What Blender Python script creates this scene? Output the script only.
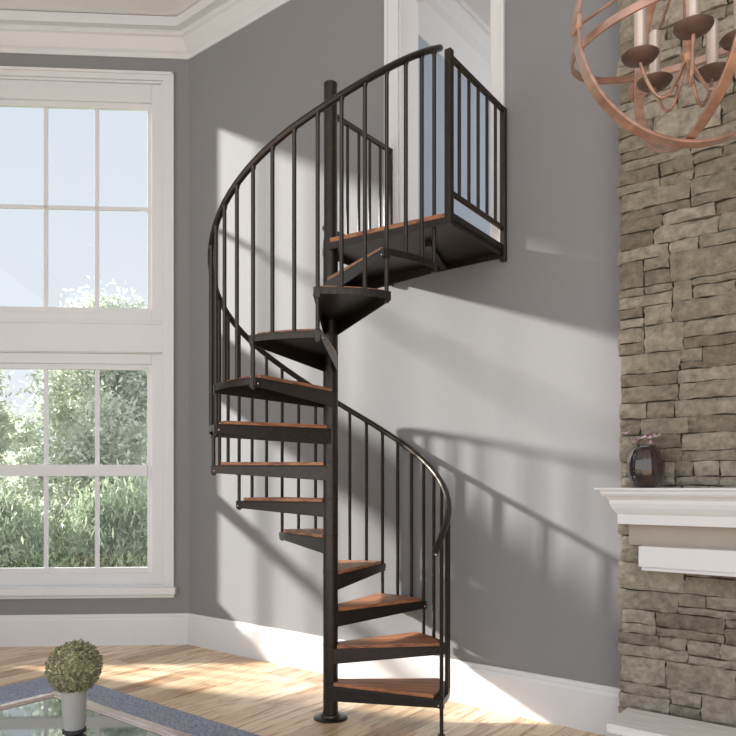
import bpy, bmesh, math, random
from mathutils import Vector, Matrix, noise
PI = math.pi
R = math.radians
rnd = random.Random(7)
S = bpy.context.scene
COL = S.collection
for o in list(bpy.data.objects):
    bpy.data.objects.remove(o)

# ------------------------------------------------------------ camera, sky, sun, exposure
cam_d = bpy.data.cameras.new('camera')
cam = bpy.data.objects.new('camera', cam_d)
COL.objects.link(cam)
cam.location = (0, 0, 1.468)
cam.rotation_euler = (R(90), 0, 0)
cam_d.sensor_width = 36
cam_d.lens = 36 * 710 / 736
cam_d.shift_y = (486 - 368) / 736
cam_d.clip_end = 300
S.camera = cam

W = bpy.data.worlds.new('sky')
S.world = W
W.use_nodes = True
nt = W.node_tree
nt.nodes.clear()
wo = nt.nodes.new('ShaderNodeOutputWorld')
bg = nt.nodes.new('ShaderNodeBackground')
tc = nt.nodes.new('ShaderNodeTexCoord')
sx = nt.nodes.new('ShaderNodeSeparateXYZ')
rp = nt.nodes.new('ShaderNodeValToRGB')
nt.links.new(tc.outputs['Generated'], sx.inputs[0])
nt.links.new(sx.outputs['Z'], rp.inputs[0])
nt.links.new(rp.outputs[0], bg.inputs[0])
nt.links.new(bg.outputs[0], wo.inputs[0])
e = rp.color_ramp.elements
e[0].position = 0.0; e[0].color = (0.86, 0.885, 0.92, 1)
e[1].position = 0.6; e[1].color = (0.72, 0.79, 0.91, 1)
m = rp.color_ramp.elements.new(0.18); m.color = (0.82, 0.86, 0.925, 1)
# sky strength raised behind the viewer as added fill, lower beyond the windows
mr = nt.nodes.new('ShaderNodeMapRange')
mr.inputs['From Min'].default_value = .45; mr.inputs['From Max'].default_value = -.3
mr.inputs['To Min'].default_value = .70; mr.inputs['To Max'].default_value = 1.36
nt.links.new(sx.outputs['Y'], mr.inputs['Value']); nt.links.new(mr.outputs[0], bg.inputs[1])

AZ, EL = R(21), R(20)
sd = Vector((math.cos(AZ) * math.cos(EL), -math.sin(AZ) * math.cos(EL), -math.sin(EL)))
sun_d = bpy.data.lights.new('sun', 'SUN')
sun_d.energy = 13.0
sun_d.angle = R(2.5)
sun_d.color = (1.0, 0.965, 0.925)
sun = bpy.data.objects.new('sun', sun_d)
sun.rotation_euler = sd.to_track_quat('-Z', 'Y').to_euler()
sun.location = (-12, 12, 9)
COL.objects.link(sun)

S.view_settings.view_transform = 'Standard'
S.view_settings.look = 'None'
S.view_settings.gamma = 1
S.view_settings.use_curve_mapping = False
S.view_settings.exposure = 0.55

# ------------------------------------------------------------ materials
def nodes(name):
    mt = bpy.data.materials.new(name)
    mt.use_nodes = True
    t = mt.node_tree
    return mt, t, t.nodes['Principled BSDF']

def srgb(r, g, b):
    f = lambda c: (c / 255 / 12.92) if c / 255 <= .04045 else ((c / 255 + .055) / 1.055) ** 2.4
    return (f(r), f(g), f(b), 1)

def plain(name, col, rough=.5, metal=0.0, var=0.06, scale=6, bump=0.0, coat=0, stretch=None, spec=.5):
    mt, t, p = nodes(name)
    N = t.nodes; L = t.links
    tc = N.new('ShaderNodeTexCoord'); no = N.new('ShaderNodeTexNoise')
    no.inputs['Scale'].default_value = scale; no.inputs['Detail'].default_value = 6
    if stretch:
        mp = N.new('ShaderNodeMapping'); mp.inputs['Scale'].default_value = stretch
        L.new(tc.outputs['Object'], mp.inputs[0]); L.new(mp.outputs[0], no.inputs['Vector'])
    else:
        L.new(tc.outputs['Object'], no.inputs['Vector'])
    cr = N.new('ShaderNodeValToRGB')
    cr.color_ramp.elements[0].color = tuple(c * (1 - var) for c in col[:3]) + (1,)
    cr.color_ramp.elements[1].color = tuple(min(1, c * (1 + var)) for c in col[:3]) + (1,)
    cr.color_ramp.elements[0].position = .3; cr.color_ramp.elements[1].position = .7
    L.new(no.outputs[0], cr.inputs[0]); L.new(cr.outputs[0], p.inputs['Base Color'])
    p.inputs['Roughness'].default_value = rough
    p.inputs['Metallic'].default_value = metal
    p.inputs['Specular IOR Level'].default_value = spec
    p.inputs['Coat Weight'].default_value = coat
    if bump:
        b = N.new('ShaderNodeBump'); b.inputs['Strength'].default_value = bump; b.inputs['Distance'].default_value = .01
        L.new(no.outputs[0], b.inputs['Height']); L.new(b.outputs[0], p.inputs['Normal'])
    return mt

M = {}
M['wall'] = plain('grey_wall_paint', (0.252, 0.249, 0.250, 1), .75, var=.015, scale=30, bump=.03, spec=.25)
M['upwall'] = plain('pale_blue_wall_paint', (0.40, 0.45, 0.52, 1), .8, var=.02, scale=3, spec=.2)
M['trim'] = plain('white_trim_paint', (0.735, 0.73, 0.725, 1), .38, var=.01, scale=8)
M['ceil'] = plain('ceiling_paint', (0.76, 0.75, 0.735, 1), .85, var=.01, scale=5)
M['steel'] = plain('dark_bronze_steel', (0.052, 0.043, 0.036, 1), .42, .85, var=.12, scale=40, bump=.02, coat=.12)
M['steel'].node_tree.nodes['Principled BSDF'].inputs['Coat Roughness'].default_value = .24
M['collar'] = plain('black_collar', (0.012, 0.011, 0.010, 1), .5, .3, var=.05)
M['bolt'] = plain('bright_bolt_steel', (0.65, 0.63, 0.6, 1), .25, 1.0, var=.05)
M['copper'] = plain('copper_brown_wood', (0.36, 0.20, 0.14, 1), .3, .35, var=.3, scale=14, stretch=(1, 1, 3), coat=.8)
M['rim'] = plain('highlit_rim_wood', (0.56, 0.45, 0.41, 1), .25, .3, var=.2, scale=10, stretch=(1, 8, 8), coat=.8)  # the rim's pinkish white highlight is put into this lighter wood colour
M['candle'] = plain('candle_tube_satin', (0.72, 0.62, 0.55, 1), .25, .5, var=.1, scale=8)
M['dish'] = plain('brown_dish_metal', (0.13, 0.085, 0.07, 1), .45, .4, var=.2, scale=20)
M['vase'] = plain('dark_brown_glazed_vase', (0.03, 0.017, 0.015, 1), .12, .1, var=.5, scale=14, coat=1)
M['petal'] = plain('pink_white_petal', (0.80, 0.60, 0.68, 1), .6, var=.25, scale=40)
M['petal_dark'] = plain('magenta_petal', (0.45, 0.08, 0.22, 1), .6, var=.25, scale=40)
M['stem'] = plain('green_stem', (0.10, 0.16, 0.05, 1), .6, var=.3, scale=20)
M['hearth'] = plain('whitewashed_limestone', (0.84, 0.80, 0.75, 1), .55, var=.10, scale=5, stretch=(1, 9, 9), bump=.08)
M['brick_base'] = plain('brown_hearth_base', (0.22, 0.16, 0.13, 1), .8, var=.25, scale=12, bump=.2)
M['smoothstone'] = plain('smooth_tan_stone', (0.40, 0.34, 0.28, 1), .7, var=.06, scale=5)
M['pot'] = plain('pale_grey_pot', (0.42, 0.40, 0.37, 1), .5, var=.08, scale=10)
M['potbase'] = plain('dark_pot_foot', (0.03, 0.028, 0.03, 1), .5, var=.1)
M['topiary'] = plain('olive_boxwood_leaf', (0.30, 0.29, 0.16, 1), .6, var=.45, scale=30)
M['bark'] = plain('brown_bark', (0.16, 0.12, 0.08, 1), .9, var=.3, scale=9, bump=.3)
M['grass'] = plain('lawn_green', (0.24, 0.33, 0.12, 1), .9, var=.3, scale=3)
M['extwall'] = plain('exterior_siding', (0.5, 0.49, 0.47, 1), .8, var=.04)

def leafmat(name, a, b, tr=.35):
    mt, t, p = nodes(name)
    N = t.nodes; L = t.links
    tc = N.new('ShaderNodeTexCoord'); no = N.new('ShaderNodeTexNoise')
    no.inputs['Scale'].default_value = 9; no.inputs['Detail'].default_value = 4
    L.new(tc.outputs['Object'], no.inputs['Vector'])
    cr = N.new('ShaderNodeValToRGB')
    cr.color_ramp.elements[0].color = a; cr.color_ramp.elements[1].color = b
    cr.color_ramp.elements[0].position = .35; cr.color_ramp.elements[1].position = .65
    L.new(no.outputs[0], cr.inputs[0]); L.new(cr.outputs[0], p.inputs['Base Color'])
    p.inputs['Roughness'].default_value = .45
    tl = N.new('ShaderNodeBsdfTranslucent'); mx = N.new('ShaderNodeMixShader')
    L.new(cr.outputs[0], tl.inputs[0]); mx.inputs[0].default_value = tr
    L.new(p.outputs[0], mx.inputs[1]); L.new(tl.outputs[0], mx.inputs[2])
    L.new(mx.outputs[0], N['Material Output'].inputs[0])
    return mt
M['leaf_washed'] = leafmat('glare_washed_leaves', (0.36, 0.40, 0.27, 1), (0.76, 0.78, 0.68, 1), .45)  # overexposed daylight is put into the leaf colour, washing it out
M['leaf_green'] = leafmat('feathery_green_leaves', (0.25, 0.32, 0.19, 1), (0.44, 0.50, 0.34, 1), .4)

def glassmat():
    mt = bpy.data.materials.new('window_glass'); mt.use_nodes = True
    t = mt.node_tree; N = t.nodes; L = t.links; N.clear()
    o = N.new('ShaderNodeOutputMaterial'); a = N.new('ShaderNodeBsdfTransparent'); g = N.new('ShaderNodeBsdfGlossy')
    a.inputs[0].default_value = (.97, .98, .98, 1); g.inputs['Roughness'].default_value = .02
    lw = N.new('ShaderNodeLayerWeight'); lw.inputs[0].default_value = .5
    pw = N.new('ShaderNodeMath'); pw.operation = 'POWER'; pw.inputs[1].default_value = 5
    fr = N.new('ShaderNodeMath'); fr.operation = 'MULTIPLY_ADD'; fr.inputs[1].default_value = .7; fr.inputs[2].default_value = .02
    L.new(lw.outputs['Facing'], pw.inputs[0]); L.new(pw.outputs[0], fr.inputs[0])
    mx = N.new('ShaderNodeMixShader')
    L.new(fr.outputs[0], mx.inputs[0]); L.new(a.outputs[0], mx.inputs[1]); L.new(g.outputs[0], mx.inputs[2])
    L.new(mx.outputs[0], o.inputs[0])
    return mt
M['glass'] = glassmat()

def tableglass():
    mt, t, p = nodes('table_glass')
    p.inputs['Base Color'].default_value = (0.10, 0.13, 0.11, 1)
    p.inputs['Roughness'].default_value = .03
    p.inputs['IOR'].default_value = 1.6
    p.inputs['Coat Weight'].default_value = 1
    return mt
M['tableglass'] = tableglass()

def floormat():
    mt, t, p = nodes('hickory_plank_floor')
    N = t.nodes; L = t.links
    tc = N.new('ShaderNodeTexCoord'); mp = N.new('ShaderNodeMapping')
    # planks run along the direction square to the stair wall
    mp.inputs['Rotation'].default_value = (0, 0, R(-52))
    L.new(tc.outputs['Object'], mp.inputs[0])
    def brick(c1, c2, mortar, msize):
        b = N.new('ShaderNodeTexBrick')
        b.inputs['Color1'].default_value = c1; b.inputs['Color2'].default_value = c2
        b.inputs['Mortar'].default_value = mortar
        b.inputs['Scale'].default_value = 1
        b.inputs['Brick Width'].default_value = 1.3; b.inputs['Row Height'].default_value = .185
        b.inputs['Mortar Size'].default_value = msize; b.inputs['Mortar Smooth'].default_value = .2
        b.offset = .37; b.offset_frequency = 2
        L.new(mp.outputs[0], b.inputs['Vector'])
        return b
    b = brick((0, 0, 0, 1), (1, 1, 1, 1), (.5, .5, .5, 1), 0.0015)
    cr = N.new('ShaderNodeValToRGB')
    el = cr.color_ramp.elements
    el[0].position = 0; el[0].color = (0.50, 0.33, 0.20, 1)
    el[1].position = 1; el[1].color = (0.88, 0.72, 0.52, 1)
    x = el.new(.35); x.color = (0.74, 0.55, 0.36, 1)
    x = el.new(.7); x.color = (0.82, 0.64, 0.44, 1)
    L.new(b.outputs['Color'], cr.inputs[0])
    # grain: stretched noise, shifted per plank
    add = N.new('ShaderNodeVectorMath'); add.operation = 'ADD'
    sc = N.new('ShaderNodeVectorMath'); sc.operation = 'SCALE'; sc.inputs['Scale'].default_value = 7
    L.new(b.outputs['Color'], sc.inputs[0]); L.new(mp.outputs[0], add.inputs[0]); L.new(sc.outputs[0], add.inputs[1])
    def grain(scale, st, det=8, dist=1.2):
        m2 = N.new('ShaderNodeMapping'); m2.inputs['Scale'].default_value = st
        n = N.new('ShaderNodeTexNoise'); n.inputs['Scale'].default_value = scale; n.inputs['Detail'].default_value = det
        n.inputs['Distortion'].default_value = dist
        L.new(add.outputs[0], m2.inputs[0]); L.new(m2.outputs[0], n.inputs['Vector'])
        return n
    def ramp(src, p0, c0, p1, c1):
        r_ = N.new('ShaderNodeValToRGB'); r_.color_ramp.elements[0].position = p0; r_.color_ramp.elements[0].color = c0
        r_.color_ramp.elements[1].position = p1; r_.color_ramp.elements[1].color = c1
        L.new(src, r_.inputs[0]); return r_
    def mul(a, c, f=1.0):
        x = N.new('ShaderNodeMix'); x.data_type = 'RGBA'; x.blend_type = 'MULTIPLY'; x.inputs[0].default_value = f
        L.new(a, x.inputs[6]); L.new(c, x.inputs[7]); return x
    g1 = ramp(grain(3.0, (.7, 7, 1)).outputs[0], .36, (.66, .49, .37, 1), .50, (1.04, 1.03, 1.0, 1))
    g2 = ramp(grain(9, (1, 12, 1)).outputs[0], .3, (.80, .76, .72, 1), .65, (1.05, 1.05, 1.05, 1))
    g3 = ramp(grain(2.4, (1.2, 4, 1), 3, 2.5).outputs[0], .22, (.25, .16, .10, 1), .29, (1, 1, 1, 1))
    c = mul(cr.outputs[0], g1.outputs[0]); c = mul(c.outputs[2], g2.outputs[0]); c = mul(c.outputs[2], g3.outputs[0])
    gap = ramp(b.outputs['Fac'], 0, (1, 1, 1, 1), 1, (.45, .38, .32, 1))
    c = mul(c.outputs[2], gap.outputs[0])
    L.new(c.outputs[2], p.inputs['Base Color'])
    p.inputs['Roughness'].default_value = .33
    bp = N.new('ShaderNodeBump'); bp.inputs['Strength'].default_value = .15; bp.inputs['Distance'].default_value = .003
    L.new(gap.outputs[0], bp.inputs['Height']); L.new(bp.outputs[0], p.inputs['Normal'])
    return mt
M['floor'] = floormat()

def woodmat():
    mt, t, p = nodes('red_brown_tread_wood')
    N = t.nodes; L = t.links
    tc = N.new('ShaderNodeTexCoord'); mp = N.new('ShaderNodeMapping'); mp.inputs['Scale'].default_value = (1.5, 14, 14)
    oi = N.new('ShaderNodeObjectInfo'); ad = N.new('ShaderNodeVectorMath'); ad.operation = 'ADD'
    mu = N.new('ShaderNodeMath'); mu.operation = 'MULTIPLY'; mu.inputs[1].default_value = 20
    L.new(oi.outputs['Random'], mu.inputs[0])
    L.new(tc.outputs['Object'], mp.inputs[0]); L.new(mp.outputs[0], ad.inputs[0]); L.new(mu.outputs[0], ad.inputs[1])
    n = N.new('ShaderNodeTexNoise'); n.inputs['Scale'].default_value = 2.2; n.inputs['Detail'].default_value = 8; n.inputs['Distortion'].default_value = 1
    L.new(ad.outputs[0], n.inputs['Vector'])
    cr = N.new('ShaderNodeValToRGB'); el = cr.color_ramp.elements
    el[0].position = .3; el[0].color = (0.15, 0.05, 0.022, 1)
    el[1].position = .72; el[1].color = (0.52, 0.24, 0.11, 1)
    x = el.new(.5); x.color = (0.38, 0.155, 0.07, 1)
    L.new(n.outputs[0], cr.inputs[0]); L.new(cr.outputs[0], p.inputs['Base Color'])
    p.inputs['Roughness'].default_value = .42
    return mt
M['tread_wood'] = woodmat()

def rugmat():
    mt, t, p = nodes('blue_grey_woven_rug')
    N = t.nodes; L = t.links
    tc = N.new('ShaderNodeTexCoord'); n = N.new('ShaderNodeTexNoise'); n.inputs['Scale'].default_value = 60; n.inputs['Detail'].default_value = 8
    n.inputs['Roughness'].default_value = .8
    L.new(tc.outputs['Object'], n.inputs['Vector'])
    cr = N.new('ShaderNodeValToRGB'); el = cr.color_ramp.elements
    el[0].position = .38; el[0].color = (0.13, 0.15, 0.21, 1); el[1].position = .62; el[1].color = (0.48, 0.50, 0.58, 1)
    L.new(n.outputs[0], cr.inputs[0]); L.new(cr.outputs[0], p.inputs['Base Color'])
    p.inputs['Roughness'].default_value = .95
    bp = N.new('ShaderNodeBump'); bp.inputs['Strength'].default_value = .6; bp.inputs['Distance'].default_value = .006
    L.new(n.outputs[0], bp.inputs['Height']); L.new(bp.outputs[0], p.inputs['Normal'])
    return mt
M['rug'] = rugmat()

def stonemat():
    mt, t, p = nodes('ledge_stone')
    N = t.nodes; L = t.links
    at = N.new('ShaderNodeAttribute'); at.attribute_name = 'tint'
    tc = N.new('ShaderNodeTexCoord')
    n = N.new('ShaderNodeTexNoise'); n.inputs['Scale'].default_value = 22; n.inputs['Detail'].default_value = 9; n.inputs['Roughness'].default_value = .65
    L.new(tc.outputs['Object'], n.inputs['Vector'])
    cr = N.new('ShaderNodeValToRGB'); el = cr.color_ramp.elements
    el[0].position = 0; el[0].color = (0.20, 0.165, 0.128, 1); el[1].position = 1; el[1].color = (0.37, 0.33, 0.275, 1)
    x = el.new(.5); x.color = (0.29, 0.255, 0.205, 1)
    L.new(at.outputs['Fac'], cr.inputs[0])
    c2 = N.new('ShaderNodeValToRGB'); el = c2.color_ramp.elements
    el[0].position = .3; el[0].color = (.55, .53, .5, 1); el[1].position = .7; el[1].color = (1.2, 1.18, 1.12, 1)
    L.new(n.outputs[0], c2.inputs[0])
    x = N.new('ShaderNodeMix'); x.data_type = 'RGBA'; x.blend_type = 'MULTIPLY'; x.inputs[0].default_value = 1
    L.new(cr.outputs[0], x.inputs[6]); L.new(c2.outputs[0], x.inputs[7]); L.new(x.outputs[2], p.inputs['Base Color'])
    p.inputs['Roughness'].default_value = .9
    bp = N.new('ShaderNodeBump'); bp.inputs['Strength'].default_value = .7; bp.inputs['Distance'].default_value = .02
    L.new(n.outputs[0], bp.inputs['Height']); L.new(bp.outputs[0], p.inputs['Normal'])
    return mt
M['stone'] = stonemat()

# ------------------------------------------------------------ helpers
def tag(o, label=None, cat=None, group=None, kind=None):
    if label: o['label'] = label
    if cat: o['category'] = cat
    if group: o['group'] = group
    if kind: o['kind'] = kind
    return o

def link(name, bm, mat, parent=None, smooth=False, bevel=0, loc=None, rz=None, recalc=True):
    if recalc:
        bmesh.ops.recalc_face_normals(bm, faces=bm.faces)
    me = bpy.data.meshes.new(name)
    bm.to_mesh(me); bm.free()
    me.materials.append(M[mat])
    o = bpy.data.objects.new(name, me)
    COL.objects.link(o)
    if parent: o.parent = parent
    if smooth:
        for p in me.polygons: p.use_smooth = True
        me.set_sharp_from_angle(angle=R(40))
    if bevel:
        b = o.modifiers.new('bevel', 'BEVEL'); b.width = bevel; b.segments = 2; b.limit_method = 'ANGLE'; b.angle_limit = R(35)
    if loc: o.location = loc
    if rz is not None: o.rotation_euler = (0, 0, rz)
    return o

def empty(name, loc=(0, 0, 0), rz=0):
    o = bpy.data.objects.new(name, None); COL.objects.link(o)
    o.location = loc; o.rotation_euler = (0, 0, rz); o.empty_display_size = .1
    return o

def box(bm, x0, x1, y0, y1, z0, z1):
    v = [bm.verts.new((x, y, z)) for z in (z0, z1) for y in (y0, y1) for x in (x0, x1)]
    for f in ((0, 2, 3, 1), (4, 5, 7, 6), (0, 1, 5, 4), (2, 6, 7, 3), (0, 4, 6, 2), (1, 3, 7, 5)):
        bm.faces.new([v[i] for i in f])
    return v

def prism(bm, poly, z0, z1):
    """poly: plan outline; z0/z1 numbers or per-vertex lists"""
    n = len(poly)
    a = z0 if isinstance(z0, (list, tuple)) else [z0] * n
    b = z1 if isinstance(z1, (list, tuple)) else [z1] * n
    lo = [bm.verts.new((p[0], p[1], a[i])) for i, p in enumerate(poly)]
    hi = [bm.verts.new((p[0], p[1], b[i])) for i, p in enumerate(poly)]
    bm.faces.new(lo[::-1]); bm.faces.new(hi)
    for i in range(n):
        j = (i + 1) % n
        bm.faces.new((lo[i], lo[j], hi[j], hi[i]))

def cyl(bm, cx, cy, z0, z1, r0, r1=None, n=24):
    lathe(bm, cx, cy, [(r0, z0), (r0 if r1 is None else r1, z1)], n)

def lathe(bm, cx, cy, prof, n=32, rib=0, ribn=0):
    rings = []
    for r, z in prof:
        ring = []
        for i in range(n):
            a = 2 * PI * i / n
            rr = r * (1 + rib * math.cos(ribn * a)) if rib else r
            ring.append(bm.verts.new((cx + rr * math.cos(a), cy + rr * math.sin(a), z)))
        rings.append(ring)
    for a, b in zip(rings, rings[1:]):
        for i in range(n):
            j = (i + 1) % n
            bm.faces.new((a[i], a[j], b[j], b[i]))
    bm.faces.new(rings[0][::-1]); bm.faces.new(rings[-1])

def tube(bm, pts, r, n=12, closed=False, flat=None):
    """sweep a circle (or flat=(w,h) rectangle) along points; frame stays upright"""
    P = [Vector(p) for p in pts]
    rings = []
    k = len(P)
    for i in range(k):
        if closed:
            t = (P[(i + 1) % k] - P[i - 1]).normalized()
        else:
            t = (P[min(i + 1, k - 1)] - P[max(i - 1, 0)]).normalized()
        up = Vector((0, 0, 1)) if abs(t.z) < .98 else Vector((1, 0, 0))
        s = t.cross(up).normalized(); u = s.cross(t).normalized()
        rr = r[i] if isinstance(r, (list, tuple)) else r
        if flat:
            w, h = flat
            ring = [bm.verts.new(P[i] + s * a * w + u * b * h) for a, b in ((-.5, -.5), (.5, -.5), (.5, .5), (-.5, .5))]
        else:
            ring = [bm.verts.new(P[i] + s * rr * math.cos(2 * PI * j / n) + u * rr * math.sin(2 * PI * j / n)) for j in range(n)]
        rings.append(ring)
    m = len(rings[0])
    prs = list(zip(rings, rings[1:])) + ([(rings[-1], rings[0])] if closed else [])
    for a, b in prs:
        for j in range(m):
            q = (j + 1) % m
            bm.faces.new((a[j], a[q], b[q], b[j]))
    if not closed:
        bm.faces.new(rings[0][::-1]); bm.faces.new(rings[-1])

def sphere(bm, c, r, u=16, v=10, sz=1.0):
    mt = Matrix.Translation(Vector(c)) @ Matrix.Diagonal((r, r, r * sz, 1))
    bmesh.ops.create_uvsphere(bm, u_segments=u, v_segments=v, radius=1, matrix=mt)

# ------------------------------------------------------------ plan of the room
CR = Vector((-1.663, 6.598, 0))                 # the bay corner where the two visible walls meet
A_L, A_R = R(3.4), R(-38)
ex_L = Vector((math.cos(A_L), math.sin(A_L), 0))
ex_R = Vector((math.cos(A_R), math.sin(A_R), 0)); n_R = Vector((-math.sin(A_R), math.cos(A_R), 0))
def rw(s, y, z=0):                              # stair-wall local (along, outward, up) to world
    return CR + ex_R * s + n_R * y + Vector((0, 0, z))
WIN_END = 3.75
P_left = CR - ex_L * WIN_END
P_right = CR + ex_R * 6.3
LB = Vector((P_left.x, -2.5, 0)); RB = Vector((P_right.x, -2.5, 0))
ZC = 5.70

bm = bmesh.new(); prism(bm, [LB[:2], RB[:2], P_right[:2], CR[:2], P_left[:2]], -.1, 0)
tag(link('floor', bm, 'floor'), kind='structure')
bm = bmesh.new(); prism(bm, [LB[:2], RB[:2], P_right[:2], CR[:2], P_left[:2]], ZC, ZC + .15)
tag(link('ceiling', bm, 'ceil'), kind='structure')

# window wall (local: x right to the corner, y outward)
WT = .17
OPX0, OPX1 = -3.340, -.235
UZ0, UZ1 = 2.975, 5.22
LZ0, LZ1 = .53, 2.715
bm = bmesh.new()
box(bm, -WIN_END, OPX0, 0, WT, 0, ZC)
box(bm, OPX1, 0.0, 0, WT, 0, ZC)
for a, b in ((0, LZ0), (LZ1, UZ0), (UZ1, ZC)):
    box(bm, OPX0, OPX1, 0, WT, a, b)
tag(link('wall_window', bm, 'wall', loc=CR, rz=A_L), kind='structure')

# stair wall with the upper floor opening
O0, O1, OT = 2.395, 3.144, 5.08
TH = .23
bm = bmesh.new()
box(bm, 0, O0, 0, TH, 0, ZC); box(bm, O1, 6.3, 0, TH, 0, ZC)
box(bm, O0, O1, 0, TH, 0, 2.99); box(bm, O0, O1, 0, TH, OT, ZC)
tag(link('wall_stair', bm, 'wall', loc=CR, rz=A_R), kind='structure')

bm = bmesh.new(); lx = P_left.x  # unseen left wall, its wide opening shaped to let sky fill in
box(bm, lx - .2, lx, 3.3, P_left.y, 0, ZC); box(bm, lx - .2, lx, -2.5, -2.2, 0, ZC)
box(bm, lx - .2, lx, -2.2, 3.3, 0, .15); box(bm, lx - .2, lx, -2.2, 3.3, 5.2, ZC)
tag(link('wall_left', bm, 'wall'), kind='structure')
bm = bmesh.new(); prism(bm, [P_right[:2], RB[:2], (RB.x + .2, RB.y), (P_right.x + .2, P_right.y)], 0, ZC)
tag(link('wall_right', bm, 'wall'), kind='structure')

def sweep_profile(name, path, prof, mat, closed_prof=True):
    """path: plan points, room on the left-hand side walking along it reversed; prof: (out, z)"""
    P = [Vector(p).to_2d() for p in path]
    bm = bmesh.new(); rings = []
    for i, p in enumerate(P):
        ns = []
        if i > 0: t = (P[i] - P[i - 1]).normalized(); ns.append(Vector((t.y, -t.x)))
        if i < len(P) - 1: t = (P[i + 1] - P[i]).normalized(); ns.append(Vector((t.y, -t.x)))
        if len(ns) == 2:
            nn = (ns[0] + ns[1]).normalized(); nn = nn / nn.dot(ns[0])
        else:
            nn = ns[0]
        rings.append([bm.verts.new((p.x + nn.x * o, p.y + nn.y * o, z)) for o, z in prof])
    k = len(prof)
    for a, b in zip(rings, rings[1:]):
        for j in range(k):
            q = (j + 1) % k
            bm.faces.new((a[j], a[q], b[q], b[j]))
    bm.faces.new(rings[0]); bm.faces.new(rings[-1][::-1])
    return link(name, bm, mat)
base_prof = [(0, 0), (.022, 0), (.022, .235), (.018, .255), (.010, .262), (.008, .285), (0, .287)]
crown_prof = [(0, 5.43), (.018, 5.43), (.022, 5.475), (.035, 5.49), (.06, 5.51), (.11, 5.57), (.17, 5.64), (.205, 5.655),
              (.205, 5.685), (.225, 5.695), (.25, 5.735), (.30, 5.765), (.335, 5.775), (.335, 5.83), (.34, ZC), (0, ZC)]
crown_prof = [(a * .6, 5.43 + (z - 5.43) * .66) for a, z in crown_prof]
tag(sweep_profile('baseboard_window', [P_left, CR, rw(4.0, 0)], base_prof, 'trim'), kind='structure')
tag(sweep_profile('trim_1', [P_left, CR, P_right], crown_prof, 'trim'), kind='structure')

# ------------------------------------------------------------ windows
def window(idx, z0, z1, g0, g1, rails, sill):
    """rails: list of (z0,z1,depth0,depth1) horizontal bars"""
    root = empty('window_%d' % idx, CR, A_L); tag(root, kind='structure')
    X0, X1 = OPX0, OPX1
    # frame lining the opening
    bm = bmesh.new()
    box(bm, X0, X0 + .02, .0, WT, z0, z1); box(bm, X1 - .02, X1, .0, WT, z0, z1)
    box(bm, X0 + .02, X1 - .02, 0, WT, z1 - .02, z1); box(bm, X0 + .02, X1 - .02, 0, WT, z0, z0 + .02)
    link('jamb', bm, 'trim', root)
    bm = bmesh.new()
    gx0, gx1 = -3.180, -.392
    box(bm, X0 + .02, gx0 - .045, .020, .11, z0 + .02, z1 - .02); box(bm, gx1 + .045, X1 - .02, .020, .11, z0 + .02, z1 - .02)
    box(bm, gx0 - .045, gx1 + .045, .020, .11, g1 + .05, z1 - .02); box(bm, gx0 - .045, gx1 + .045, .020, .11, z0 + .02, g0 - .05)
    link('frame', bm, 'trim', root, bevel=.004)
    bm = bmesh.new()
    box(bm, gx0 - .05, gx0, .045, .09, g0 - .06, g1 + .06); box(bm, gx1, gx1 + .05, .045, .09, g0 - .06, g1 + .06)
    box(bm, gx0, gx1, .045, .09, g1, g1 + .06); box(bm, gx0, gx1, .045, .09, g0 - .06, g0)
    link('sash', bm, 'trim', root, bevel=.004)
    for (a, b, d0, d1) in rails:
        bm = bmesh.new(); box(bm, gx0, gx1, d0, d1, a, b); link('glazing_bar', bm, 'trim', root, bevel=.003)
    w = (gx1 - gx0)
    for k in range(1, 6):
        c = gx1 - w * k / 6
        bm = bmesh.new(); box(bm, c - .018, c + .018, .055, .080, g0, g1); link('glazing_bar', bm, 'trim', root, bevel=.003)
    bm = bmesh.new(); box(bm, gx0, gx1, .066, .070, g0, g1); link('glass', bm, 'glass', root)
    return root
window(1, UZ0, UZ1, 3.125, 4.98, [(4.035, 4.07, .055, .080)], False)
w2 = window(2, LZ0, LZ1, .71, 2.55, [(1.56, 1.665, .035, .092)], True)
# shared casing and stool
bm = bmesh.new()
CZ0, CZ1 = .535, 5.29
for (a, b, d) in ((OPX1, -.137, .020), ):
    box(bm, a, b, -d, 0, CZ0, CZ1); box(bm, -.160, -.134, -.034, 0, CZ0, CZ1 + .004)
box(bm, OPX0 - .1, OPX0, -.02, 0, CZ0, CZ1); box(bm, OPX0 - .102, OPX0 - .076, -.034, 0, CZ0, CZ1)
box(bm, OPX0, OPX1, -.02, 0, UZ1, CZ1); box(bm, OPX0 - .1, -.134, -.034, 0, CZ1 - .022, CZ1 + .004)
box(bm, OPX0, OPX1, -.012, 0, LZ1 - .0, UZ0)
box(bm, OPX0, OPX1, -.02, 0, LZ1 - .012, LZ1 + .012); box(bm, OPX0, OPX1, -.02, 0, UZ0 - .012, UZ0 + .012)
link('trim_2', bm, 'trim', loc=CR, rz=A_L, bevel=.003)['kind'] = 'structure'
bm = bmesh.new(); box(bm, OPX0 - .12, -.112, -.075, .021, .47, .535); box(bm, OPX0 - .10, -.132, -.03, 0, .435, .47)
link('trim_3', bm, 'trim', loc=CR, rz=A_L, bevel=.006)['kind'] = 'structure'

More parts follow.
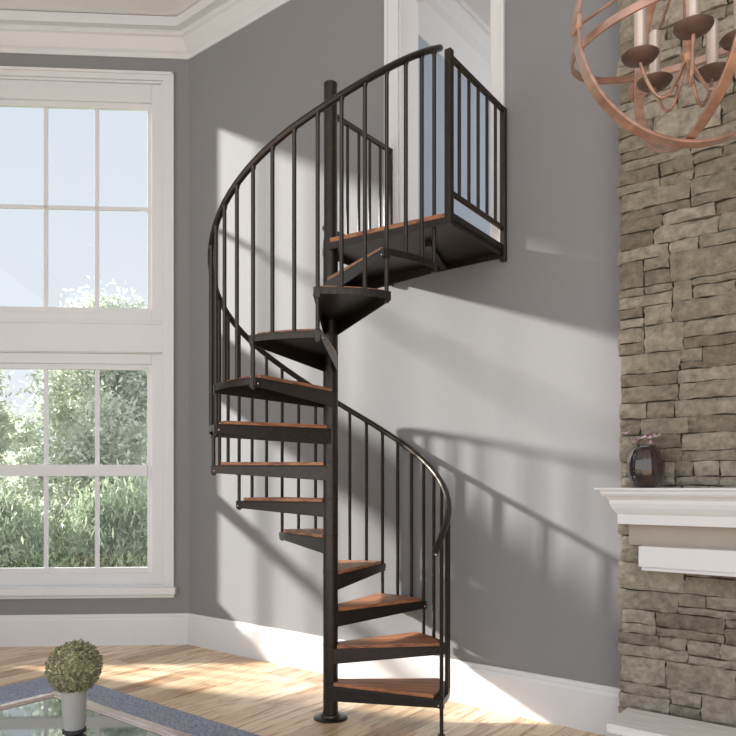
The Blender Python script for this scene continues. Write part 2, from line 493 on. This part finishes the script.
# ------------------------------------------------------------ opening to the upper floor
bm = bmesh.new()
for a, b, c, d in ((O0 - .112, O0, O0 - .115, O0 - .088), (O1, O1 + .095, O1 + .072, O1 + .098)):
    box(bm, a, b, -.018, 0, 3.003, OT + .1); box(bm, c, d, -.03, 0, 3.003, OT + .1)
box(bm, O0, O1, -.018, 0, OT, OT + .1)
link('trim_4', bm, 'trim', loc=CR, rz=A_R, bevel=.003)['kind'] = 'structure'
bm = bmesh.new()
box(bm, O0, O0 + .012, 0, TH, 3.0, OT); box(bm, O1 - .012, O1, 0, TH, 3.0, OT); box(bm, O0 + .012, O1 - .012, 0, TH, OT - .012, OT)
link('door_1', bm, 'trim', loc=CR, rz=A_R)['kind'] = 'structure'
# upper room beyond
bm = bmesh.new(); box(bm, O0 - .6, O0 - .45, TH, 3.4, 2.99, 5.8)
tag(link('wall_upper', bm, 'upwall', loc=CR, rz=A_R), kind='structure')
bm = bmesh.new(); box(bm, O0 - .6, 5.6, TH, 3.4, 2.78, 2.99); box(bm, O0, O1, 0, TH, 2.991, 3.001)
tag(link('floor_upper', bm, 'floor', loc=CR, rz=A_R), kind='structure')
bm = bmesh.new(); box(bm, O0 - .6, 5.6, TH, 3.4, 5.70, 5.85)
tag(link('ceiling_upper', bm, 'ceil', loc=CR, rz=A_R), kind='structure')
up_prof = [(0, 5.34), (.018, 5.34), (.022, 5.39), (.06, 5.43), (.14, 5.53), (.18, 5.56), (.18, 5.59), (.25, 5.65), (.27, 5.655), (.27, 5.70), (0, 5.70)]
tag(sweep_profile('trim_5', [rw(O0 - .45, TH), rw(O0 - .45, 3.4)], up_prof, 'trim'), kind='structure')

# ------------------------------------------------------------ stone chimney breast
ch = empty('wall_chimney', CR, A_R); tag(ch, kind='structure')
bm = bmesh.new(); box(bm, 4.02, 5.7, -.10, 0, 0, ZC)
link('mortar_core', bm, 'brick_base', ch)
def stones():
    bm = bmesh.new(); lay = bm.faces.layers.float.new('tint')
    def stone(x0, x1, z0, z1, y):
        g = .0025
        x0 += g; x1 -= g; z0 += g; z1 -= g
        tint = rnd.random()
        nx = max(3, int((x1 - x0) / .028)); nz = max(3, int((z1 - z0) / .02)); d = .045 + rnd.random() * .014
        tilt = rnd.uniform(-.004, .004)
        seed = rnd.random() * 50
        V = {}
        for i in range(nx + 1):
            for k in range(nz + 1):
                x = x0 + (x1 - x0) * i / nx; z = z0 + (z1 - z0) * k / nz
                edge = (i in (0, nx)) + (k in (0, nz))
                nn = noise.noise(Vector((x * 11 + seed, z * 14, seed)))
                yy = y - d + edge * .008 + nn * .012 + noise.noise(Vector((x * 37 + seed, z * 48, seed))) * .010 + tilt * (i / nx - .5)
                jx = noise.noise(Vector((x * 9, z * 30, seed + 5))) * .012; jz = noise.noise(Vector((x * 14, z * 9, seed + 9))) * .008
                V[i, k] = bm.verts.new((x + jx, yy, z + jz))
        fs = []
        for i in range(nx):
            for k in range(nz):
                fs.append(bm.faces.new((V[i, k], V[i + 1, k], V[i + 1, k + 1], V[i, k + 1])))
        loop = [(i, 0) for i in range(nx)] + [(nx, k) for k in range(nz)] + [(i, nz) for i in range(nx, 0, -1)] + [(0, k) for k in range(nz, 0, -1)]
        back = [bm.verts.new((V[q].co.x, y + .03, V[q].co.z)) for q in loop]
        for a in range(len(loop)):
            b = (a + 1) % len(loop)
            fs.append(bm.faces.new((V[loop[a]], back[a], back[b], V[loop[b]])))
        for f in fs: f[lay] = tint; f.smooth = False
    z = 0
    while z < ZC - .03:
        h = rnd.choice((.07, .09, .11, .13, .15)); h = min(h, ZC - z)
        if ZC - z - h < .05: h = ZC - z
        x = 4.018 + rnd.uniform(-.008, .016)
        while x < 5.7:
            w = rnd.uniform(.10, .38)
            if h > .1 and rnd.random() < .55:
                k = rnd.uniform(.35, .65)
                m = rnd.uniform(.4, .6)
                stone(x, x + w, z, z + h * k, -.10); 
                if w > .22 and rnd.random() < .5:
                    stone(x, x + w * m, z + h * k, z + h, -.10); stone(x + w * m, x + w, z + h * k, z + h, -.10)
                else:
                    stone(x, x + w, z + h * k, z + h, -.10)
            else:
                stone(x, x + w, z, z + h, -.10)
            x += w
        z += h
    return bm
link('ledge_stones', stones(), 'stone', ch, recalc=True)

# mantel shelf
mt = empty('mantel_shelf', rw(3.968, -.0, 1.2), A_R)
tag(mt, 'white moulded mantel shelf projecting from the stone chimney', 'mantel')
bm = bmesh.new(); box(bm, -.015, 1.75, -.352, -.12, .246, .258); link('shelf_board', bm, 'trim', mt, bevel=.003)
bm = bmesh.new()
def mitred(bm, ins, prof):
    """stack of rectangles shrinking downwards: prof = (inset, z)"""
    rings = []
    for i_, z in prof:
        rings.append([bm.verts.new(c) for c in ((i_, -.10, z), (i_, -.34 + i_, z), (1.735 - i_, -.34 + i_, z), (1.735 - i_, -.10, z))])
    for a, b in zip(rings, rings[1:]):
        for j in range(4):
            q = (j + 1) % 4
            bm.faces.new((a[j], a[q], b[q], b[j]))
    bm.faces.new(rings[0]); bm.faces.new(rings[-1][::-1])
mitred(bm, 0, [(.012, .246), (.013, .226), (.022, .214), (.036, .206), (.042, .198), (.048, .192), (.050, .172), (.058, .148), (.072, .125), (.082, .112), (.084, .06)])
link('cove_moulding', bm, 'trim', mt)
bm = bmesh.new(); box(bm, .125, 1.6, -.195, -.12, -.055, .06); link('frieze_panel', bm, 'smoothstone', mt)['label'] = 'smooth tan stone panel'
bm = bmesh.new(); box(bm, .20, 1.5, -.275, -.12, -.166, -.055); box(bm, .212, 1.49, -.263, -.12, -.186, -.166)
link('header_block', bm, 'trim', mt, bevel=.004)

ht = empty('hearth', rw(4.08, -.12, 0), A_R)
tag(ht, 'raised hearth with a whitewashed slab at the foot of the stone chimney', 'hearth')
bm = bmesh.new(); box(bm, 0, 1.6, -.40, -.06, .19, .24); link('slab', bm, 'hearth', ht, bevel=.006)
bm = bmesh.new(); box(bm, .05, 1.55, -.34, -.07, 0, .19); link('base', bm, 'brick_base', ht)

# ------------------------------------------------------------ spiral staircase
PC = Vector((-.237, 4.494, 0))
RISE, Z0 = .2304, .007
RB_ = .7415
A0 = 326.4; DA = 9.775
st = empty('spiral_staircase', PC)
tag(st, 'dark bronze steel spiral staircase with red-brown wooden treads, winding up to the wall opening', 'staircase')
def tz(k): return RISE * k + Z0
TOP = tz(13) + .018
bm = bmesh.new(); lathe(bm, 0, 0, [(.108, 0), (.108, .008), (.102, .012), (.062, .014), (.058, .03), (.05, .03)], 40)
link('base_plate', bm, 'steel', st, smooth=True)
bm = bmesh.new(); lathe(bm, 0, 0, [(.047, .012), (.047, TOP), (.0425, TOP), (.0425, 4.0), (.044, 4.0), (.044, 4.012), (.036, 4.02)], 32)
link('center_pole', bm, 'steel', st, smooth=True)
for k in range(1, 13):
    bm = bmesh.new(); lathe(bm, 0, 0, [(.0485, tz(k) - .006), (.0485, tz(k) + .001)], 32)
    link('collar', bm, 'collar', st, smooth=True)
    if k == 1: pass
HA = R(14.66 + 1.7)
RO = .752
def tread_polys():
    arc = [(RO * math.cos(a), RO * math.sin(a)) for a in [-HA + 2 * HA * i / 10 for i in range(11)]]
    return arc
def pan_mesh():
    bm = bmesh.new()
    arc = tread_polys()
    yi = .047; xi = .005
    prism(bm, [(xi, -yi)] + arc + [(xi, yi)], -.030, -.022)          # top plate
    for s in (-1, 1):                                                # tapered side flanges
        p0 = Vector((xi, s * yi)); p1 = Vector((RO * math.cos(HA), s * RO * math.sin(HA)))
        t = (p1 - p0).normalized(); n = Vector((-t.y, t.x)) * s * -1
        q0, q1 = p0 + n * .006, p1 + n * .006
        prism(bm, [p0, p1, q1, q0] if s < 0 else [p0, q0, q1, p1],
              [-.118, -.070, -.070, -.118] if s < 0 else [-.118, -.118, -.070, -.070], -.030)
    for a, b in zip(arc, arc[1:]):                                   # outer lip
        k = (RO - .006) / RO
        prism(bm, [a, b, (b[0] * k, b[1] * k), (a[0] * k, a[1] * k)], -.060, -.030)
    for s in (-1, 1):                                                # corner lugs for the balusters
        a = s * R(14.66)
        c, d = math.cos(a), math.sin(a)
        P = [(RO - .026, -.014), (RO + .004, -.014), (RO + .004, .014), (RO - .026, .014)]
        prism(bm, [(x * c - y * d, x * d + y * c) for x, y in P], -.078, -.024)
    return bm
def wood_mesh():
    bm = bmesh.new()
    ro = .695; ha = R(15.6)
    arc = [(ro * math.cos(a), ro * math.sin(a)) for a in [-ha + 2 * ha * i / 8 for i in range(9)]]
    prism(bm, [(.03, -.051)] + arc + [(.03, .051)], -.022, 0)
    return bm
def bolt_mesh(s):
    bm = bmesh.new(); a = s * R(14.66 + 1.7)
    t = Vector((RO * math.cos(a) - .005, s * (RO * math.sin(HA) - .047), 0)).normalized()
    c = Vector((RO * math.cos(a), RO * math.sin(a), -.056)) - t * .02
    n = Vector((-t.y, t.x, 0)) * s
    sphere(bm, c + n * .003, .006, 10, 6)
    return bm
pan0 = link('tread', pan_mesh(), 'steel', st, bevel=.0015)
wood0 = link('wooden_step', wood_mesh(), 'tread_wood', pan0, bevel=.003)
wood0['label'] = 'red-brown wooden step board'
bolts0 = [link('bolt', bolt_mesh(s), 'bolt', pan0, smooth=True) for s in (-1, 1)]
for k in range(1, 13):
    ang = A0 - DA * (36 - 3 * (k - 1)) + DA * 1.5
    if k == 1: p = pan0
    else:
        p = pan0.copy(); COL.objects.link(p); p.parent = st
        for ch_ in [wood0] + bolts0:
            c = ch_.copy(); COL.objects.link(c); c.parent = p
    p.location = (0, 0, tz(k)); p.rotation_euler = (0, 0, R(ang))

def rail_sag(th):                                # the rail dips a little on the left and lifts at its top end
    K = [(-60, 0), (110, 0), (175, -.030), (262, -.032), (326, .035), (400, .06)]
    for (a, u), (b, v) in zip(K, K[1:]):
        if th <= b:
            q = (th - a) / (b - a); q = q * q * (3 - 2 * q)
            return u + (v - u) * q
    return .06
def rail_z(th):                                  # handrail centre height against angle in degrees
    return 3.945 - (A0 - th) / (3 * DA) * RISE + rail_sag(th)
BR = .0115
for i in range(37):
    th = A0 - DA * i
    k = 12 - (i - 1) // 3 if i else 12           # tread whose leading corner or edge it stands on
    if i == 0: zb = tz(12) - .03
    elif i % 3 == 0: zb = (tz(k - 1) - .085) if k > 1 else 0.0
    else: zb = tz(k) - .024
    x, y = RB_ * math.cos(R(th)), RB_ * math.sin(R(th))
    bm = bmesh.new(); zt = rail_z(th) - .012
    lathe(bm, x, y, [(BR, zb), (BR, zt - .02), (BR + .004, zt - .014), (BR + .004, zt)], 12)
    if i in (36,): lathe(bm, x, y, [(.022, 0), (.022, .006)], 16)
    link('baluster', bm, 'steel', st, smooth=True)
pts = []
for j in range(150):
    th = A0 + 6 - (A0 + 6 + 33) * j / 149
    z = rail_z(th) - (max(0, -22 - th) ** 1.5) * .0012
    pts.append((RB_ * math.cos(R(th)), RB_ * math.sin(R(th)), z))
bm = bmesh.new(); tube(bm, pts, .0195, 14)
sphere(bm, pts[0], .0195, 14, 8); sphere(bm, pts[-1], .0195, 14, 8)
link('handrail', bm, 'steel', st, smooth=True)
bm = bmesh.new(); sphere(bm, Vector(pts[-1]) + Vector((.005, -.016, -.004)), .0085, 10, 6)
link('end_bolt', bm, 'bolt', st, smooth=True)

# landing (coordinates relative to the pole, worked out in the stair-wall frame)
def rel(v): return Vector(v) - PC
s_pole = (PC - CR).dot(ex_R); y_pole = (PC - CR).dot(n_R)
sA, sB = 2.345 - .012, 3.238
yB0 = -.735
def rl(s, y, z): return rel(rw(s, y, z))
poly = [rl(sA, -.005, 0), rl(sA, y_pole + .02, 0), rl(s_pole + .03, y_pole - .045, 0), rl(sB + .028, yB0, 0), rl(sB, -.005, 0)]
poly = [p.to_2d() for p in poly]
def inset_poly(P, d):
    out = []; n = len(P)
    area = sum(P[i].x * P[(i + 1) % n].y - P[(i + 1) % n].x * P[i].y for i in range(n))
    sg = 1 if area > 0 else -1
    for i in range(n):
        a, b, c = P[i - 1], P[i], P[(i + 1) % n]
        t1 = (b - a).normalized(); t2 = (c - b).normalized()
        n1 = Vector((-t1.y, t1.x)) * sg; n2 = Vector((-t2.y, t2.x)) * sg
        m = (n1 + n2).normalized(); out.append(b + m * d / max(.3, m.dot(n1)))
    return out
ld = empty('landing', (0, 0, 0)); ld.parent = st
bm = bmesh.new()
prism(bm, poly, TOP - .036, TOP - .028)
inn = inset_poly(poly, .008)
for i in range(len(poly)):
    j = (i + 1) % len(poly)
    prism(bm, [poly[i], poly[j], inn[j], inn[i]], TOP - .072, TOP - .036)
a = rl((sA + sB) / 2 + .0, -.01, 0).to_2d(); b = rl(sB - .28, -.48, 0).to_2d()
t = (b - a).normalized(); n = Vector((-t.y, t.x)) * .02
prism(bm, [a - n, b - n, b + n, a + n], TOP - .068, TOP - .036)
link('landing_frame', bm, 'steel', ld)
bp = inset_poly(poly, .004)
bm = bmesh.new(); prism(bm, [bp[0], bp[1], bp[2], inset_poly(poly, .012)[3], inset_poly(poly, .012)[4]], TOP - .028, TOP)
kb = bmesh.new(); prism(kb, [poly[3], poly[4], inn[4], inn[3]], TOP - .05, TOP + .006); link('edge_kerb', kb, 'steel', ld)
wp = link('landing_board', bm, 'tread_wood', ld); wp['label'] = 'red-brown wooden landing board'

def guard(name, s0, s1, y0, y1, nb, post0, ztop=3.895, zlow=3.13, low=True):
    g = empty(name, (0, 0, 0)); g.parent = st
    def post(s, y, w, za, zb):
        bm = bmesh.new(); p = rl(s, y, 0); h = w / 2
        q = [p + ex_R * (h * i) + n_R * (h * j) for i, j in ((-1, -1), (1, -1), (1, 1), (-1, 1))]
        prism(bm, [v.to_2d() for v in q], za, zb); link('post', bm, 'steel', g, bevel=.003)
    if post0: post(s0, y0, .040, TOP - .075, ztop + .035)
    post(s1, y1, .036, TOP - .10, ztop + .012)
    bm = bmesh.new(); tube(bm, [rl(s0, y0, ztop), rl(s1, y1, ztop)], .014, flat=(.024, .03)); link('top_rail', bm, 'steel', g, bevel=.002)
    bm = bmesh.new(); tube(bm, [rl(s0, y0, zlow), rl(s1, y1, zlow)], .012, flat=(.022, .026)); link('bottom_rail', bm, 'steel', g, bevel=.002)
    for i in range(1, nb + 1):
        y = y0 + (y1 - y0) * i / (nb + 1)
        p = rl(s0 + (s1 - s0) * i / (nb + 1), y, 0); bm = bmesh.new(); cyl(bm, p.x, p.y, zlow, ztop, .0105, n=10); link('baluster', bm, 'steel', g, smooth=True)
    return g
guard('guardrail', sB + .028, sB, yB0, -.022, 5, True)
guard('guardrail', sA, sA, y_pole + .03, -.022, 5, False)

# ------------------------------------------------------------ rug, coffee table, topiary
rg = empty('rug_anchor')
bpy.data.objects.remove(rg)
def plan_local(px, py, z):                       # camera ray landing point, used to place real objects
    Y = (1.468 - z) * 710 / (py - 486); return Vector(((px - 368) * Y / 710, Y, z))
rc = plan_local(97, 686, 0)
bm = bmesh.new(); box(bm, -.5, 3.2, -2.6, 0, 0.0, .012)
tag(link('area_rug', bm, 'rug', loc=rc, rz=A_R, bevel=.004), 'blue-grey woven area rug on the wooden floor under the coffee table', 'rug')

tb = empty('coffee_table', (plan_local(87, 700, .45).x, plan_local(87, 700, .45).y, 0.012), A_R)
tag(tb, 'glass-topped coffee table with a copper-brown rim standing on the rug', 'table')
TX0, TX1, TY = -.25, 1.25, -.95
bm = bmesh.new()
for a in ((TX0, TX1, -.05, 0), (TX0, TX1, TY, TY + .05), (TX0, TX0 + .05, TY + .05, -.05), (TX1 - .05, TX1, TY + .05, -.05)):
    box(bm, a[0], a[1], a[2], a[3], .40, .442)
link('rim', bm, 'rim', tb, bevel=.006)
bm = bmesh.new()
for a in ((TX0 + .05, TX1 - .05, -.062, -.05), (TX0 + .05, TX1 - .05, TY + .05, TY + .062), (TX0 + .05, TX0 + .062, TY + .062, -.062), (TX1 - .062, TX1 - .05, TY + .062, -.062)):
    box(bm, a[0], a[1], a[2], a[3], .41, .436)
link('inner_bead', bm, 'candle', tb, bevel=.002)
bm = bmesh.new(); box(bm, TX0 + .062, TX1 - .062, TY + .062, -.062, .422, .432); link('glass_top', bm, 'tableglass', tb)
for x in (TX0 + .03, TX1 - .03):
    for y in (TY + .03, -.03):
        bm = bmesh.new(); prism(bm, [(x - .022, y - .022), (x + .022, y - .022), (x + .022, y + .022), (x - .022, y + .022)], 0, .40)
        link('leg', bm, 'copper', tb, bevel=.004)

tp = empty('potted_topiary', (-1.212, 2.93, .4545))
tag(tp, 'round clipped olive-green topiary ball in a pale grey pot on the coffee table', 'plant')
bm = bmesh.new(); lathe(bm, 0, 0, [(.040, .012), (.046, .05), (.048, .16), (.050, .175), (.044, .175), (.042, .165)], 28)
link('pot', bm, 'pot', tp, smooth=True)
bm = bmesh.new(); lathe(bm, 0, 0, [(.046, 0), (.046, .014), (.038, .016)], 28); link('pot_foot', bm, 'potbase', tp, smooth=True)
bm = bmesh.new(); sphere(bm, (0, 0, .265), .088, 24, 16)
for i in range(2600):
    u = rnd.uniform(-1, 1); a = rnd.uniform(0, 2 * PI); q = math.sqrt(1 - u * u)
    d = Vector((q * math.cos(a), q * math.sin(a), u))
    r = .092 + rnd.random() * .018 + noise.noise(d * 4) * .008
    c = Vector((0, 0, .265)) + d * r
    t = Vector((rnd.gauss(0, 1), rnd.gauss(0, 1), rnd.gauss(0, 1))).normalized(); t = (t + d * .4).normalized()
    s = t.cross(d).normalized() * .005; l = .008
    bm.faces.new([bm.verts.new(v) for v in (c - t * l, c + s, c + t * l, c - s)])
link('foliage', bm, 'topiary', tp, recalc=False)

# ------------------------------------------------------------ vase with blossoms on the mantel
vp = rw(4.205, -.268, 1.4585)
vs = empty('flower_vase', vp)
tag(vs, 'round dark brown ribbed vase holding pink and white blossoms on the mantel shelf', 'vase')
bm = bmesh.new(); lathe(bm, 0, 0, [(.050, 0), (.066, .012), (.088, .06), (.096, .11), (.090, .16), (.070, .20), (.054, .215), (.054, .222), (.047, .222), (.045, .20)], 60, rib=.02, ribn=15)
link('vase_body', bm, 'vase', vs, smooth=True)
for i in range(9):
    a = i * 2.4; rr = .02 + .012 * (i % 5)
    top = Vector((rr * 1.5 * math.cos(a) - .012, rr * 1.5 * math.sin(a), .235 + .014 * (i % 5)))
    bm = bmesh.new(); tube(bm, [(rr * .5 * math.cos(a), rr * .5 * math.sin(a), .17), (top * 1.0)[:]], .002, 6); s_ = link('stem', bm, 'stem', vs)
    bm = bmesh.new()
    for k in range(5):
        b = k * 2 * PI / 5 + a
        d = Vector((math.cos(b), math.sin(b), .45 * math.sin(k * 2 + a))).normalized()
        u = d.cross(Vector((0, 0, 1))).normalized() * .012
        bm.faces.new([bm.verts.new(v) for v in (top, top + d * .014 + u, top + d * .030 + Vector((0, 0, .008)), top + d * .014 - u)])
    sphere(bm, top, .006, 8, 6)
    link('blossom', bm, 'petal_dark' if i % 3 == 0 else 'petal', vs, recalc=False)

# ------------------------------------------------------------ orb chandelier
CZ = Vector((.945, 2.10, 2.817))
RO2 = .337
cd = empty('orb_chandelier', CZ)
tag(cd, 'copper-brown orb chandelier of crossed rings with candle tubes hanging from the ceiling', 'chandelier')
def ring(name, Rr, w, th, rot, mat='copper', c=(0, 0, 0)):
    bm = bmesh.new(); n = 96; rings = []
    for i in range(n):
        a = 2 * PI * i / n; ca, sa = math.cos(a), math.sin(a)
        rings.append([bm.verts.new(((Rr + dr) * ca, (Rr + dr) * sa, dz)) for dr, dz in ((-th / 2, -w / 2), (th / 2, -w / 2), (th / 2, w / 2), (-th / 2, w / 2))])
    for i in range(n):
        a, b = rings[i], rings[(i + 1) % n]
        for j in range(4):
            q = (j + 1) % 4; bm.faces.new((a[j], a[q], b[q], b[j]))
    bmesh.ops.transform(bm, matrix=Matrix.Translation(c) @ rot.to_4x4(), verts=bm.verts)
    return link(name, bm, mat, cd, smooth=True, bevel=.002)
def rot(ax, ay, az): return (Matrix.Rotation(R(az), 3, 'Z') @ Matrix.Rotation(R(ay), 3, 'Y') @ Matrix.Rotation(R(ax), 3, 'X'))
ring('orb_ring', RO2, .042, .010, rot(90, 0, 4))
ring('orb_ring', RO2 - .012, .030, .010, rot(90, 0, 94))
ring('orb_ring', RO2 - .004, .022, .010, rot(9, -11, 0))
for a in (184, 4, 94, 274):
    d = Vector((math.cos(R(a)), math.sin(R(a)), 0))
    bm = bmesh.new(); tube(bm, [(d * (RO2 - .01))[:], (0, 0, .24)], .0045, 8); link('strut', bm, 'copper', cd, smooth=True)
    bm = bmesh.new(); q = d.to_track_quat('Z', 'Y').to_matrix().to_4x4()
    lathe(bm, 0, 0, [(.030, -.008), (.032, 0), (.030, .008), (.020, .010)], 24)
    bmesh.ops.transform(bm, matrix=Matrix.Translation(d * RO2) @ q, verts=bm.verts)
    link('joint_disc', bm, 'copper', cd, smooth=True)
bm = bmesh.new(); lathe(bm, 0, 0, [(.012, -.10), (.024, -.08), (.014, -.05), (.012, .10), (.02, .12), (.010, .14), (.006, RO2)], 20); link('center_stem', bm, 'copper', cd, smooth=True)
bm = bmesh.new(); cyl(bm, 0, 0, RO2, ZC - CZ.z, .006, n=10); lathe(bm, 0, 0, [(.06, ZC - CZ.z - .02), (.065, ZC - CZ.z)], 24); link('hanging_rod', bm, 'dish', cd, smooth=True)
for i, a in enumerate((180, 252, 324, 36, 108)):
    d = Vector((math.cos(R(a)), math.sin(R(a)), 0)); r = .140
    arm = [Vector((0, 0, -.07)) + d * (r * t) + Vector((0, 0, -.13 * math.sin(PI * t * .92) + .0 * t)) for t in [j / 14 for j in range(15)]]
    end = d * r
    arm[-1] = Vector((end.x, end.y, -.095))
    bm = bmesh.new(); tube(bm, [v[:] for v in arm], .0055, 8); ar = link('arm', bm, 'copper', cd, smooth=True)
    bm = bmesh.new(); lathe(bm, end.x, end.y, [(.012, -.098), (.046, -.086), (.053, -.076), (.048, -.076), (.016, -.084)], 28); link('drip_dish', bm, 'dish', ar, smooth=True)
    bm = bmesh.new(); lathe(bm, end.x, end.y, [(.0175, -.084), (.019, -.075), (.0175, -.06), (.0175, .075), (.013, .08)], 24); link('candle_tube', bm, 'candle', ar, smooth=True)

# ------------------------------------------------------------ outdoors beyond the windows
bm = bmesh.new(); box(bm, -16, CR.x + 3, 7.2, 45, -.6, -.5)
tag(link('lawn', bm, 'grass'), kind='structure')
def plant(name, loc, H_, Rw, nleaf, ll, mat, label, cat, group, droop=0, top=None, clump=3.0):
    root = empty(name, loc); tag(root, label, cat, group)
    bm = bmesh.new(); tube(bm, [(0, 0, 0), (.05, 0, H_ * .3), (-.03, .05, H_ * .65), (0, 0, H_ * .92)], [.07, .05, .03, .01], 8); tr = link('trunk', bm, 'bark', root, smooth=True)
    bm = bmesh.new()
    nb = int(26 * Rw * H_ / 2)
    cl = []
    for i in range(nb):
        z = rnd.random() ** .8
        w = Rw * (1 - max(0, z - .55) * 1.6) * math.sqrt(rnd.random())
        a = rnd.uniform(0, 2 * PI)
        cl.append((Vector((w * math.cos(a), w * math.sin(a), z * H_)), rnd.uniform(.2, .44)))
    for c, _ in cl:
        tube(bm, [(0, 0, c.z * .7), (c * .6 + Vector((0, 0, c.z * .25)))[:], c[:]], [.015, .008, .003], 5)
    link('branches', bm, 'bark', root)
    bm = bmesh.new()
    for i in range(nleaf):
        c, q = cl[rnd.randrange(nb)]
        p = c + Vector((rnd.gauss(0, q * .55), rnd.gauss(0, q * .55), rnd.gauss(0, q * .55)))
        if p.z < 0: p.z = -p.z
        t = Vector((rnd.gauss(0, 1), rnd.gauss(0, 1), rnd.gauss(0, 1) + droop)).normalized()
        s = t.cross(Vector((rnd.gauss(0, 1), rnd.gauss(0, 1), rnd.gauss(0, 1)))).normalized()
        l = ll * rnd.uniform(.6, 1.3); w = l * (.22 if cat == 'tree' else .10)
        v = [bm.verts.new(x) for x in (p - t * l / 2, p + s * w - t * l * .05, p + t * l / 2, p - s * w - t * l * .05)]
        bm.faces.new(v)
    link('foliage', bm, mat, root, recalc=False)
    return root
plant('broadleaf_tree', (-4.3, 11.8, -.5), 4.9, 1.15, 34000, .11, 'leaf_washed', 'glare-washed tree outside, reaching the upper panes nearest the casing', 'tree', 'trees outside the windows')
plant('broadleaf_tree', (-6.6, 11.5, -.5), 4.35, .9, 18000, .11, 'leaf_washed', 'glare-washed tree outside, the lower one at the left of the window', 'tree', 'trees outside the windows')
plant('broadleaf_tree', (-5.7, 14.4, -.5), 5.2, 1.5, 34000, .12, 'leaf_washed', 'glare-washed tree outside, standing farthest back in the gap between the two nearer trees', 'tree', 'trees outside the windows')
plant('feathery_shrub', (-3.3, 9.2, -.5), 1.7, .7, 20000, .12, 'leaf_green', 'feathery green shrub outside the lower right-hand pane', 'shrub', 'shrubs below the windows', droop=1.5)
plant('feathery_shrub', (-4.9, 9.2, -.5), 1.65, .7, 18000, .12, 'leaf_green', 'feathery green shrub outside the lower left-hand pane', 'shrub', 'shrubs below the windows', droop=1.5)
plant('feathery_shrub', (-4.1, 10.35, -.5), 1.8, .7, 18000, .12, 'leaf_green', 'feathery green shrub outside, standing a little farther back between the other two', 'shrub', 'shrubs below the windows', droop=1.5)
